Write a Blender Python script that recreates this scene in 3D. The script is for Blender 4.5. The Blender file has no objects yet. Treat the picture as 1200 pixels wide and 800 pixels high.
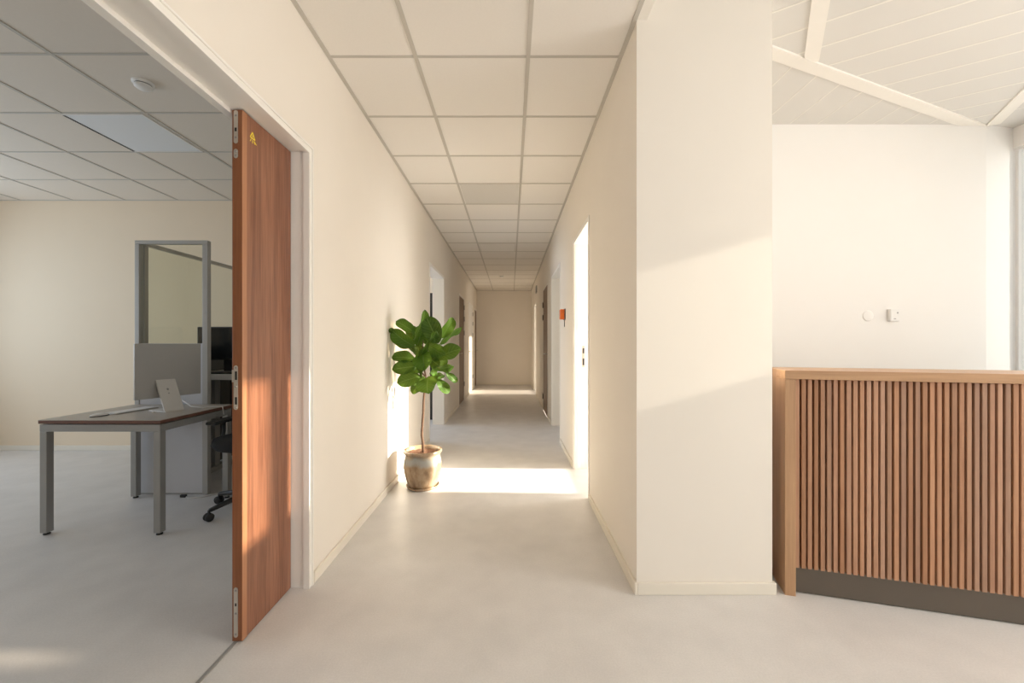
import bpy, bmesh, math, random
from mathutils import Vector, Matrix
random.seed(7)
C = bpy.context.scene.collection
SC = bpy.context.scene

# ---------------------------------------------------------------- camera, sky, sun, window daylight, added fill lamps, exposure
CAMZ, F = 1.22, 480.0
cam = bpy.data.objects.new('camera', bpy.data.cameras.new('camera'))
C.objects.link(cam)
cam.location = (0, 0, CAMZ)
cam.rotation_euler = (math.pi / 2, 0, 0)
cam.data.sensor_width = 36
cam.data.lens = 36 * F / 1200
cam.data.shift_x = 1.5 / 1200
cam.data.shift_y = 2.5 / 1200
cam.data.clip_start = 0.02
SC.camera = cam

SC.view_settings.view_transform = 'Standard'
SC.view_settings.look = 'None'
SC.view_settings.gamma = 1
SC.view_settings.use_curve_mapping = False
SC.view_settings.exposure = 0.20
SC.cycles.use_denoising = True
SC.cycles.max_bounces = 14
SC.cycles.diffuse_bounces = 8
SC.cycles.transparent_max_bounces = 12
SC.cycles.sample_clamp_indirect = 6

world = bpy.data.worlds.new('sky')
SC.world = world
world.use_nodes = True
world.node_tree.nodes['Background'].inputs[0].default_value = (0.85, 0.92, 1.0, 1)
world.node_tree.nodes['Background'].inputs[1].default_value = 0.85

TAN_E, SUN_DY = 0.295, 0.028
sun = bpy.data.objects.new('sun', bpy.data.lights.new('sun', 'SUN'))
C.objects.link(sun)
sun.data.energy = 21.0
sun.data.color = (1.0, 0.89, 0.74)
sun.data.angle = math.radians(0.8)
sun.location = (12, 0, 8)
sun.rotation_euler = Vector((-1, SUN_DY, -TAN_E)).to_track_quat('-Z', 'Y').to_euler()

def window_light(name, loc, direction, w, h, radiance, color):
    l = bpy.data.objects.new(name, bpy.data.lights.new(name, 'AREA'))
    C.objects.link(l)
    l.data.shape = 'RECTANGLE'
    l.data.size, l.data.size_y = w, h
    l.data.energy = radiance * math.pi * w * h
    l.data.color = color
    l.location = loc
    l.rotation_euler = Vector(direction).to_track_quat('-Z', 'Y').to_euler()
    return l

WARM, NEUT, COOL = (1.0, 0.91, 0.79), (1.0, 0.955, 0.885), (0.84, 0.91, 1.0)
window_light('daylight_lobby', (1.5, -2.98, 1.5), (0, 1, 0), 4.6, 2.2, 0.1, NEUT)  # weak fill lamp added behind the camera
window_light('daylight_blinds', (3.88, 0.45, 1.75), (-1, 0, 0), 1.7, 1.7, 7.6, NEUT)  # fill lamp added to light the left wall from the side
window_light('daylight_reception', (3.885, 2.745, 1.6), (-1, 0, 0), 0.89, 2.2, 0.6, NEUT)
window_light('daylight_office', (-6.17, 2.2, 1.6), (1, 0, 0), 4.0, 1.7, 2.05, (0.66, 0.82, 1.0))
window_light('daylight_side_office', (-4.57, 6.5, 1.6), (1, 0, 0), 2.0, 1.5, 7.0, (0.62, 0.78, 1.0))
window_light('daylight_meeting_room', (2.57, 3.75, 1.5), (-1, 0, 0), 0.95, 1.8, 8.8, NEUT)
window_light('daylight_end_room', (2.57, 10.4, 1.5), (-1, 0, 0), 1.4, 1.8, 2.4, WARM)

# ---------------------------------------------------------------- helpers
def at(px, py, Y):
    return Vector(((px - 598.5) / F * Y, Y, CAMZ - (py - 402.5) / F * Y))

def tag(o, label=None, cat=None, group=None, kind=None):
    if label: o['label'] = label
    if cat: o['category'] = cat
    if group: o['group'] = group
    if kind: o['kind'] = kind
    return o

def empty(name, loc=(0, 0, 0), rz=0.0):
    o = bpy.data.objects.new(name, None)
    o.empty_display_size = 0.05
    C.objects.link(o)
    o.location = loc
    o.rotation_euler = (0, 0, rz)
    return o

class MB:
    """collects shapes into one mesh"""
    def __init__(self):
        self.bm = bmesh.new()
        self.uv = None
        self.mi = 0
    def _mat(self, faces, mi):
        for f in faces: f.material_index = self.mi if mi is None else mi
    def box(self, x0, x1, y0, y1, z0, z1, bevel=0.0, seg=2, mi=None, M=None):
        v = [self.bm.verts.new(p) for p in ((x0, y0, z0), (x1, y0, z0), (x1, y1, z0), (x0, y1, z0),
                                            (x0, y0, z1), (x1, y0, z1), (x1, y1, z1), (x0, y1, z1))]
        fs = [self.bm.faces.new([v[i] for i in q]) for q in ((3, 2, 1, 0), (4, 5, 6, 7), (0, 1, 5, 4), (1, 2, 6, 5), (2, 3, 7, 6), (3, 0, 4, 7))]
        self._mat(fs, mi)
        if M is not None:
            for q in v: q.co = M @ q.co
        if bevel > 0:
            ed = {e for f in fs for e in f.edges}
            r = bmesh.ops.bevel(self.bm, geom=list(ed), offset=bevel, segments=seg, affect='EDGES', profile=0.5)
            self._mat(r['faces'], mi)
        return self
    def prism(self, pts, z0, z1, mi=None, M=None):
        n = len(pts)
        a = [self.bm.verts.new((p[0], p[1], z0)) for p in pts]
        b = [self.bm.verts.new((p[0], p[1], z1)) for p in pts]
        fs = [self.bm.faces.new(a[::-1]), self.bm.faces.new(b)]
        for i in range(n):
            fs.append(self.bm.faces.new((a[i], a[(i + 1) % n], b[(i + 1) % n], b[i])))
        self._mat(fs, mi)
        if M is not None:
            for q in a + b: q.co = M @ q.co
        return self
    def tube(self, pts, r, n=10, mi=None, cap=True):
        pts = [Vector(p) for p in pts]
        rs = r if isinstance(r, (list, tuple)) else [r] * len(pts)
        rings = []
        up = Vector((0, 0, 1))
        prev = None
        for i, p in enumerate(pts):
            t = (pts[min(i + 1, len(pts) - 1)] - pts[max(i - 1, 0)]).normalized()
            if prev is None:
                a = t.cross(up)
                if a.length < 1e-3: a = t.cross(Vector((1, 0, 0)))
                a.normalize()
            else:
                a = (prev - t * prev.dot(t)).normalized()
            prev = a
            b = t.cross(a)
            rings.append([self.bm.verts.new(p + (a * math.cos(2 * math.pi * k / n) + b * math.sin(2 * math.pi * k / n)) * rs[i]) for k in range(n)])
        fs = []
        for i in range(len(rings) - 1):
            for k in range(n):
                fs.append(self.bm.faces.new((rings[i][k], rings[i][(k + 1) % n], rings[i + 1][(k + 1) % n], rings[i + 1][k])))
        if cap:
            fs.append(self.bm.faces.new(rings[0][::-1])); fs.append(self.bm.faces.new(rings[-1]))
        for f in fs: f.smooth = True
        self._mat(fs, mi)
        return self
    def lathe(self, prof, n=48, mi=None, M=None):
        """prof: list of (r, z)"""
        rings = []
        new = []
        for r, z in prof:
            if r < 1e-6:
                v = self.bm.verts.new((0, 0, z)); rings.append([v]); new.append(v)
            else:
                ring = [self.bm.verts.new((r * math.cos(2 * math.pi * k / n), r * math.sin(2 * math.pi * k / n), z)) for k in range(n)]
                rings.append(ring); new += ring
        fs = []
        for a, b in zip(rings, rings[1:]):
            for k in range(n):
                k2 = (k + 1) % n
                if len(a) == 1 and len(b) == 1: continue
                if len(a) == 1: fs.append(self.bm.faces.new((a[0], b[k2], b[k])))
                elif len(b) == 1: fs.append(self.bm.faces.new((a[k], a[k2], b[0])))
                else: fs.append(self.bm.faces.new((a[k], a[k2], b[k2], b[k])))
        for f in fs: f.smooth = True
        self._mat(fs, mi)
        if M is not None:
            for v in new: v.co = M @ v.co
        return self
    def build(self, name, mats, parent=None, loc=None, smooth_angle=None, recalc=True):
        if recalc: bmesh.ops.recalc_face_normals(self.bm, faces=self.bm.faces)
        me = bpy.data.meshes.new(name)
        self.bm.to_mesh(me); self.bm.free()
        for m in (mats if isinstance(mats, (list, tuple)) else [mats]): me.materials.append(m)
        o = bpy.data.objects.new(name, me)
        C.objects.link(o)
        if parent is not None: o.parent = parent
        if loc is not None: o.location = loc
        return o

def struct(name, mb, mats, parent=None):
    o = mb.build(name, mats, parent)
    if parent is None: o['kind'] = 'structure'
    return o

# ---------------------------------------------------------------- materials
def newmat(name):
    m = bpy.data.materials.new(name)
    m.use_nodes = True
    nt = m.node_tree
    return m, nt, nt.nodes['Principled BSDF'], nt.nodes, nt.links

def plain(name, col, rough=0.5, metal=0.0, spec=0.5, var=0.0, scale=20.0, bump=0.0, bscale=200.0):
    m, nt, b, N, L = newmat(name)
    b.inputs['Base Color'].default_value = (*col, 1)
    b.inputs['Roughness'].default_value = rough
    b.inputs['Metallic'].default_value = metal
    b.inputs['Specular IOR Level'].default_value = spec
    tc = N.new('ShaderNodeTexCoord')
    if var > 0:
        n = N.new('ShaderNodeTexNoise'); n.inputs['Scale'].default_value = scale; n.inputs['Detail'].default_value = 4
        L.new(tc.outputs['Object'], n.inputs['Vector'])
        mx = N.new('ShaderNodeMix'); mx.data_type = 'RGBA'
        mx.inputs['A'].default_value = (*[c * (1 - var) for c in col], 1)
        mx.inputs['B'].default_value = (*[min(1, c * (1 + var)) for c in col], 1)
        L.new(n.outputs['Fac'], mx.inputs['Factor'])
        L.new(mx.outputs['Result'], b.inputs['Base Color'])
    if bump > 0:
        n2 = N.new('ShaderNodeTexNoise'); n2.inputs['Scale'].default_value = bscale; n2.inputs['Detail'].default_value = 3
        L.new(tc.outputs['Object'], n2.inputs['Vector'])
        bp = N.new('ShaderNodeBump'); bp.inputs['Strength'].default_value = bump; bp.inputs['Distance'].default_value = 0.002
        L.new(n2.outputs['Fac'], bp.inputs['Height'])
        L.new(bp.outputs['Normal'], b.inputs['Normal'])
    return m

def wood(name, dark, light, scale=(40, 40, 1.6), rough=0.45, island=0.0, fine=0.35, coord='Object', bump=0.08):
    """grain runs along the axis with the smallest scale"""
    m, nt, b, N, L = newmat(name)
    tc = N.new('ShaderNodeTexCoord')
    mp = N.new('ShaderNodeMapping'); mp.inputs['Scale'].default_value = scale
    L.new(tc.outputs[coord], mp.inputs['Vector'])
    vec = mp.outputs['Vector']
    if island > 0:
        ge = N.new('ShaderNodeNewGeometry')
        ad = N.new('ShaderNodeVectorMath'); ad.operation = 'ADD'
        sc = N.new('ShaderNodeVectorMath'); sc.operation = 'SCALE'
        sc.inputs[0].default_value = (13.0, 7.0, 5.0)
        L.new(ge.outputs['Random Per Island'], sc.inputs['Scale'])
        L.new(vec, ad.inputs[0]); L.new(sc.outputs[0], ad.inputs[1])
        vec = ad.outputs[0]
    n = N.new('ShaderNodeTexNoise'); n.inputs['Scale'].default_value = 1.0; n.inputs['Detail'].default_value = 6; n.inputs['Roughness'].default_value = 0.6
    n.inputs['Distortion'].default_value = 0.6
    L.new(vec, n.inputs['Vector'])
    n3 = N.new('ShaderNodeTexNoise'); n3.inputs['Scale'].default_value = 5.0; n3.inputs['Detail'].default_value = 4
    L.new(vec, n3.inputs['Vector'])
    mm = N.new('ShaderNodeMath'); mm.operation = 'MULTIPLY_ADD'
    L.new(n3.outputs['Fac'], mm.inputs[0]); mm.inputs[1].default_value = fine
    ma = N.new('ShaderNodeMath'); ma.operation = 'MULTIPLY'; ma.inputs[1].default_value = 1 - fine
    L.new(n.outputs['Fac'], ma.inputs[0]); L.new(ma.outputs[0], mm.inputs[2])
    cr = N.new('ShaderNodeValToRGB')
    cr.color_ramp.elements[0].position = 0.32; cr.color_ramp.elements[0].color = (*dark, 1)
    cr.color_ramp.elements[1].position = 0.68; cr.color_ramp.elements[1].color = (*light, 1)
    L.new(mm.outputs[0], cr.inputs['Fac'])
    out = cr.outputs['Color']
    if island > 0:
        hs = N.new('ShaderNodeHueSaturation')
        mr = N.new('ShaderNodeMapRange'); mr.inputs['To Min'].default_value = 1 - island; mr.inputs['To Max'].default_value = 1 + island
        L.new(ge.outputs['Random Per Island'], mr.inputs['Value'])
        L.new(mr.outputs['Result'], hs.inputs['Value'])
        # second, decorrelated random for saturation
        fr = N.new('ShaderNodeMath'); fr.operation = 'MULTIPLY'; fr.inputs[1].default_value = 17.31
        L.new(ge.outputs['Random Per Island'], fr.inputs[0])
        f2 = N.new('ShaderNodeMath'); f2.operation = 'FRACT'; L.new(fr.outputs[0], f2.inputs[0])
        mr2 = N.new('ShaderNodeMapRange'); mr2.inputs['To Min'].default_value = 0.86; mr2.inputs['To Max'].default_value = 1.06
        L.new(f2.outputs[0], mr2.inputs['Value']); L.new(mr2.outputs['Result'], hs.inputs['Saturation'])
        L.new(out, hs.inputs['Color']); out = hs.outputs['Color']
    L.new(out, b.inputs['Base Color'])
    b.inputs['Roughness'].default_value = rough
    bp = N.new('ShaderNodeBump'); bp.inputs['Strength'].default_value = bump; bp.inputs['Distance'].default_value = 0.001
    L.new(mm.outputs[0], bp.inputs['Height']); L.new(bp.outputs['Normal'], b.inputs['Normal'])
    return m

def glass(name, tint=(0.96, 0.97, 0.96), gloss=0.06):
    m = bpy.data.materials.new(name); m.use_nodes = True
    nt = m.node_tree; N, L = nt.nodes, nt.links
    N.clear()
    o = N.new('ShaderNodeOutputMaterial'); t = N.new('ShaderNodeBsdfTransparent'); g = N.new('ShaderNodeBsdfGlossy')
    x = N.new('ShaderNodeMixShader'); x.inputs[0].default_value = gloss
    t.inputs[0].default_value = (*tint, 1); g.inputs['Roughness'].default_value = 0.02
    L.new(t.outputs[0], x.inputs[1]); L.new(g.outputs[0], x.inputs[2]); L.new(x.outputs[0], o.inputs[0])
    return m

def floor_mat(name, col):
    m, nt, b, N, L = newmat(name)
    tc = N.new('ShaderNodeTexCoord')
    big = N.new('ShaderNodeTexNoise'); big.inputs['Scale'].default_value = 5; big.inputs['Detail'].default_value = 5
    sp = N.new('ShaderNodeTexNoise'); sp.inputs['Scale'].default_value = 140; sp.inputs['Detail'].default_value = 3
    L.new(tc.outputs['Object'], big.inputs['Vector']); L.new(tc.outputs['Object'], sp.inputs['Vector'])
    ad = N.new('ShaderNodeMath'); ad.operation = 'MULTIPLY_ADD'; ad.inputs[1].default_value = 0.45
    hf = N.new('ShaderNodeMath'); hf.operation = 'MULTIPLY'; hf.inputs[1].default_value = 0.55
    L.new(big.outputs['Fac'], hf.inputs[0]); L.new(sp.outputs['Fac'], ad.inputs[0]); L.new(hf.outputs[0], ad.inputs[2])
    cr = N.new('ShaderNodeValToRGB')
    cr.color_ramp.elements[0].position = 0.36; cr.color_ramp.elements[0].color = (*[c * 0.93 for c in col], 1)
    cr.color_ramp.elements[1].position = 0.64; cr.color_ramp.elements[1].color = (*[c * 1.06 for c in col], 1)
    L.new(ad.outputs[0], cr.inputs['Fac']); L.new(cr.outputs['Color'], b.inputs['Base Color'])
    b.inputs['Roughness'].default_value = 0.42
    b.inputs['Specular IOR Level'].default_value = 0.35
    bp = N.new('ShaderNodeBump'); bp.inputs['Strength'].default_value = 0.04; bp.inputs['Distance'].default_value = 0.001
    L.new(sp.outputs['Fac'], bp.inputs['Height']); L.new(bp.outputs['Normal'], b.inputs['Normal'])
    return m

M = {}
M['wall'] = plain('wall_paint', (0.85, 0.80, 0.73), 0.75, spec=0.25, var=0.02, scale=3, bump=0.06, bscale=260)
M['wall_white'] = plain('wall_paint_white', (0.88, 0.862, 0.835), 0.75, spec=0.25, var=0.015, scale=3, bump=0.05, bscale=260)
M['wall_office'] = plain('wall_paint_office', (0.84, 0.705, 0.54), 0.75, spec=0.25, var=0.02, scale=3, bump=0.05, bscale=260)
M['skirting'] = plain('skirting_paint', (0.82, 0.77, 0.68), 0.45, spec=0.4, var=0.01)
M['frame_paint'] = plain('frame_paint', (0.90, 0.875, 0.83), 0.35, spec=0.5, var=0.01)
M['floor'] = floor_mat('linoleum', (0.69, 0.67, 0.655))
M['tile'] = plain('ceiling_tile', (0.86, 0.83, 0.785), 0.85, spec=0.15, var=0.025, scale=90, bump=0.12, bscale=500)
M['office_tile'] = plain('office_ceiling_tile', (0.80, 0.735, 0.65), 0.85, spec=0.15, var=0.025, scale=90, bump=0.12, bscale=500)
M['tee'] = plain('ceiling_tee', (0.56, 0.53, 0.48), 0.5, var=0.02)
M['panel_metal'] = plain('perforated_panel', (0.70, 0.685, 0.65), 0.6, var=0.05, scale=420)
M['seam'] = plain('panel_seam', (0.82, 0.80, 0.74), 0.6, var=0.02)
M['beam'] = plain('ceiling_beam', (0.86, 0.83, 0.77), 0.55, var=0.02)
M['leaf_wood'] = wood('walnut_veneer', (0.145, 0.052, 0.027), (0.365, 0.165, 0.092), (26, 26, 1.1), 0.38)
M['leaf_edge'] = wood('door_edge_wood', (0.21, 0.070, 0.026), (0.31, 0.115, 0.046), (30, 30, 1.2), 0.35)
M['leaf_lip'] = wood('door_lipping', (0.36, 0.155, 0.070), (0.50, 0.24, 0.125), (30, 30, 1.2), 0.35)
M['dark_door'] = wood('dark_door_veneer', (0.16, 0.095, 0.06), (0.26, 0.165, 0.11), (26, 26, 1.1), 0.5)
M['oak'] = wood('oak_panel', (0.43, 0.245, 0.130), (0.61, 0.375, 0.21), (34, 34, 1.3), 0.42)
M['oak_top'] = wood('oak_top', (0.43, 0.245, 0.130), (0.61, 0.375, 0.21), (1.3, 34, 34), 0.40)
M['slat'] = wood('slat_wood', (0.36, 0.175, 0.095), (0.55, 0.305, 0.178), (50, 50, 1.6), 0.5, island=0.18)
M['dark_back'] = plain('slat_backing', (0.035, 0.014, 0.010), 0.8, var=0.1)
M['kick'] = plain('kick_metal', (0.15, 0.125, 0.10), 0.42, metal=0.35, var=0.06, scale=8)
M['steel'] = plain('brushed_steel', (0.62, 0.58, 0.53), 0.35, metal=0.85, var=0.05)
M['desk_metal'] = plain('desk_metal', (0.36, 0.355, 0.34), 0.42, metal=0.35, var=0.02)
M['desk_top'] = plain('desk_laminate', (0.42, 0.38, 0.335), 0.35, var=0.05, scale=30)
M['desk_edge'] = plain('desk_edge_band', (0.16, 0.075, 0.05), 0.45, var=0.1)
M['rubber'] = plain('black_rubber', (0.02, 0.02, 0.02), 0.6, var=0.05)
M['black_plastic'] = plain('black_plastic', (0.018, 0.018, 0.018), 0.45, var=0.1)
M['black_fabric'] = plain('black_fabric', (0.022, 0.022, 0.024), 0.9, var=0.15, scale=300, bump=0.3, bscale=600)
M['screen'] = plain('screen_glass', (0.012, 0.013, 0.014), 0.15, var=0.02)
M['aluminium'] = plain('aluminium', (0.50, 0.485, 0.46), 0.38, metal=0.4, var=0.02)
M['alu_light'] = plain('aluminium_light', (0.66, 0.63, 0.59), 0.35, metal=0.3, var=0.02)
M['frame_grey'] = plain('partition_frame', (0.43, 0.42, 0.40), 0.4, metal=0.3, var=0.02)
M['panel_grey'] = plain('partition_panel', (0.60, 0.60, 0.62), 0.6, var=0.02)
M['white'] = plain('white_plastic', (0.85, 0.84, 0.82), 0.4, var=0.01)
M['white_shell'] = plain('white_laminate', (0.70, 0.69, 0.67), 0.45, var=0.02)
M['dark_grey'] = plain('dark_grey', (0.085, 0.082, 0.078), 0.6, var=0.08)
M['orange'] = plain('orange_plastic', (0.75, 0.16, 0.02), 0.4, var=0.04)
M['yellow'] = plain('yellow_foil', (0.85, 0.66, 0.05), 0.4, var=0.03)
M['soil'] = plain('potting_soil', (0.16, 0.075, 0.04), 0.95, var=0.5, scale=60, bump=1.0, bscale=70)
M['bark'] = plain('bark', (0.11, 0.060, 0.034), 0.85, var=0.45, scale=60, bump=0.6, bscale=90)
M['light_panel'] = plain('light_diffuser', (0.80, 0.83, 0.86), 0.5, var=0.01)
M['blind_cloth'] = plain('blind_cloth', (0.86, 0.84, 0.80), 0.8, var=0.02)  # cloth of the added sheet behind the side fill lamp
M['clear'] = glass('clear_glass')
M['partition_glass'] = glass('partition_glass', (0.95, 0.96, 0.93), 0.05)
M['tinted'] = glass('sun_film_glass', (0.62, 0.60, 0.57), 0.04)  # tint invented to weaken the sun coming through
M['blind'] = glass('translucent_blind', (0.42, 0.38, 0.32), 0.0)  # see-through tint for the added sheet, passes part of the sun
M['sunscreen'] = glass('sunscreen_glass', (0.46, 0.44, 0.41), 0.04)  # tint invented to dim the sun streak on the office floor

# glazed pot: mottled tan with a blue-grey dripping band
def pot_mat():
    m, nt, b, N, L = newmat('pot_glaze')
    tc = N.new('ShaderNodeTexCoord'); sx = N.new('ShaderNodeSeparateXYZ')
    L.new(tc.outputs['Object'], sx.inputs[0])
    mp = N.new('ShaderNodeMapping'); mp.inputs['Scale'].default_value = (16, 16, 9)
    L.new(tc.outputs['Object'], mp.inputs['Vector'])
    n = N.new('ShaderNodeTexNoise'); n.inputs['Scale'].default_value = 1; n.inputs['Detail'].default_value = 6
    L.new(mp.outputs[0], n.inputs['Vector'])
    cr = N.new('ShaderNodeValToRGB')
    e = cr.color_ramp.elements
    e[0].position = 0.30; e[0].color = (0.17, 0.105, 0.06, 1)
    e[1].position = 0.72; e[1].color = (0.46, 0.345, 0.23, 1)
    x = e.new(0.5); x.color = (0.33, 0.225, 0.135, 1)
    L.new(n.outputs['Fac'], cr.inputs['Fac'])
    # height + noise drives the drip band
    ad = N.new('ShaderNodeMath'); ad.operation = 'MULTIPLY_ADD'; ad.inputs[1].default_value = 0.09
    L.new(n.outputs['Fac'], ad.inputs[0]); L.new(sx.outputs['Z'], ad.inputs[2])
    r2 = N.new('ShaderNodeValToRGB'); q = r2.color_ramp.elements
    q[0].position = 0.235; q[0].color = (0, 0, 0, 1)
    q[1].position = 0.345; q[1].color = (0, 0, 0, 1)
    for p, c in ((0.26, 0.75), (0.29, 0.9), (0.315, 0.25)):
        y = q.new(p); y.color = (c, c, c, 1)
    L.new(ad.outputs[0], r2.inputs['Fac'])
    mx = N.new('ShaderNodeMix'); mx.data_type = 'RGBA'; mx.inputs['B'].default_value = (0.34, 0.35, 0.33, 1)
    L.new(r2.outputs['Color'], mx.inputs['Factor']); L.new(cr.outputs['Color'], mx.inputs['A'])
    L.new(mx.outputs['Result'], b.inputs['Base Color'])
    b.inputs['Roughness'].default_value = 0.22
    b.inputs['Coat Weight'].default_value = 0.4
    bp = N.new('ShaderNodeBump'); bp.inputs['Strength'].default_value = 0.25; bp.inputs['Distance'].default_value = 0.003
    L.new(n.outputs['Fac'], bp.inputs['Height']); L.new(bp.outputs['Normal'], b.inputs['Normal'])
    return m
M['pot'] = pot_mat()

def leaf_mat():
    m = bpy.data.materials.new('fig_leaf'); m.use_nodes = True
    nt = m.node_tree; N, L = nt.nodes, nt.links
    b = N['Principled BSDF']; out = N['Material Output']
    uv = N.new('ShaderNodeTexCoord'); sx = N.new('ShaderNodeSeparateXYZ'); L.new(uv.outputs['UV'], sx.inputs[0])
    # u in 0..1 across, v along : midrib + slanted side veins
    au = N.new('ShaderNodeMath'); au.operation = 'SUBTRACT'; au.inputs[1].default_value = 0.5; L.new(sx.outputs['X'], au.inputs[0])
    ab = N.new('ShaderNodeMath'); ab.operation = 'ABSOLUTE'; L.new(au.outputs[0], ab.inputs[0])
    mid = N.new('ShaderNodeMapRange'); mid.inputs['From Min'].default_value = 0.012; mid.inputs['From Max'].default_value = 0.035
    mid.inputs['To Min'].default_value = 1; mid.inputs['To Max'].default_value = 0; L.new(ab.outputs[0], mid.inputs['Value'])
    s1 = N.new('ShaderNodeMath'); s1.operation = 'MULTIPLY_ADD'; s1.inputs[1].default_value = -0.55; L.new(ab.outputs[0], s1.inputs[0]); L.new(sx.outputs['Y'], s1.inputs[2])
    s2 = N.new('ShaderNodeMath'); s2.operation = 'MULTIPLY'; s2.inputs[1].default_value = 8.0; L.new(s1.outputs[0], s2.inputs[0])
    s3 = N.new('ShaderNodeMath'); s3.operation = 'PINGPONG'; s3.inputs[1].default_value = 0.5; L.new(s2.outputs[0], s3.inputs[0])
    side = N.new('ShaderNodeMapRange'); side.inputs['From Min'].default_value = 0.02; side.inputs['From Max'].default_value = 0.09
    side.inputs['To Min'].default_value = 0.6; side.inputs['To Max'].default_value = 0; L.new(s3.outputs[0], side.inputs['Value'])
    mxv = N.new('ShaderNodeMath'); mxv.operation = 'MAXIMUM'; L.new(mid.outputs[0], mxv.inputs[0]); L.new(side.outputs[0], mxv.inputs[1])
    ge = N.new('ShaderNodeNewGeometry')
    base = N.new('ShaderNodeValToRGB')
    base.color_ramp.elements[0].color = (0.007, 0.034, 0.003, 1); base.color_ramp.elements[1].color = (0.065, 0.165, 0.008, 1)
    L.new(ge.outputs['Random Per Island'], base.inputs['Fac'])
    mx = N.new('ShaderNodeMix'); mx.data_type = 'RGBA'; mx.inputs['B'].default_value = (0.12, 0.21, 0.05, 1)
    L.new(mxv.outputs[0], mx.inputs['Factor']); L.new(base.outputs['Color'], mx.inputs['A'])
    bk = N.new('ShaderNodeMix'); bk.data_type = 'RGBA'; bk.inputs['B'].default_value = (0.15, 0.24, 0.06, 1)
    bf = N.new('ShaderNodeMath'); bf.operation = 'MULTIPLY'; bf.inputs[1].default_value = 0.6
    L.new(ge.outputs['Backfacing'], bf.inputs[0])
    L.new(bf.outputs[0], bk.inputs['Factor']); L.new(mx.outputs['Result'], bk.inputs['A'])
    L.new(bk.outputs['Result'], b.inputs['Base Color'])
    b.inputs['Roughness'].default_value = 0.5
    b.inputs['Specular IOR Level'].default_value = 0.25
    bp = N.new('ShaderNodeBump'); bp.inputs['Strength'].default_value = 0.35; bp.inputs['Distance'].default_value = 0.004
    L.new(mxv.outputs[0], bp.inputs['Height']); L.new(bp.outputs['Normal'], b.inputs['Normal'])
    tr = N.new('ShaderNodeBsdfTranslucent'); tr.inputs[0].default_value = (0.34, 0.50, 0.06, 1)
    ms = N.new('ShaderNodeMixShader'); ms.inputs[0].default_value = 0.13
    L.new(b.outputs[0], ms.inputs[1]); L.new(tr.outputs[0], ms.inputs[2]); L.new(ms.outputs[0], out.inputs[0])
    return m
M['fig_leaf'] = leaf_mat()

# ---------------------------------------------------------------- shell
XL, XR = -1.01, 0.615          # corridor faces
XLO = -1.17                    # office face of the left wall
XRO = 0.775
HC, HL, HO = 2.80, 2.90, 2.86  # corridor, lobby, office ceilings
YE = 12.2                      # corridor end
YP = 2.0                       # pillar front
XP = 1.277                     # pillar right side
YB = 3.14                      # reception back wall
XW = 3.92                      # reception window wall
TOP = 3.05

struct('floor', MB().box(-1.125, 4.15, -3.15, 12.4, -0.1, 0), M['floor'])
struct('floor.001', MB().box(-6.4, -1.125, -3.15, 12.4, -0.1, 0), M['floor'])
struct('trim_1', MB().box(-1.133, -1.117, 0.72, 2.075, -0.01, 0.003, bevel=0.001), M['desk_metal'])

# left wall of the corridor with its door openings: (y0, y1, head)
L_OPEN = [(0.73, 2.075, 2.207), (5.06, 6.20, 2.235), (7.95, 8.93, 2.205), (9.85, 10.95, 2.225), (11.4, 12.15, 2.215)]
def wall_with_openings(x0, x1, ya, yb, z1, opens):
    mb = MB(); y = ya
    for (a, b, h) in opens:
        mb.box(x0, x1, y, a, 0, z1)
        mb.box(x0, x1, a, b, h, z1)
        y = b
    if y < yb: mb.box(x0, x1, y, yb, 0, z1)
    return mb
struct('wall_left', wall_with_openings(XLO, XL, -3.0, YE, TOP, L_OPEN), M['wall'])
R_OPEN = [(3.195, 4.035, 2.225), (5.06, 6.14, 2.225), (6.76, 7.62, 2.225), (9.85, 10.78, 2.225)]
struct('wall_right', wall_with_openings(XR, XRO, YB + 0.05, YE, TOP, R_OPEN), M['wall'])
# pillar / wall end between corridor and reception
struct('wall_pillar', MB().box(XR, XP, YP, YB + 0.05, 0, TOP), M['wall'])
struct('wall_end', MB().box(XLO, XRO, YE, YE + 0.12, 0, TOP), M['wall'])
struct('wall_reception', MB().box(XP - 0.02, 3.647, YB, YB + 0.10, 0, TOP, bevel=0.002), M['wall_white'])
struct('wall_reception_corner', MB().prism([(3.643, YB + 0.002), (XW + 0.1, 3.216), (XW + 0.1, 3.246), (3.643, YB + 0.05)], 0, TOP), M['wall_white'])

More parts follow.
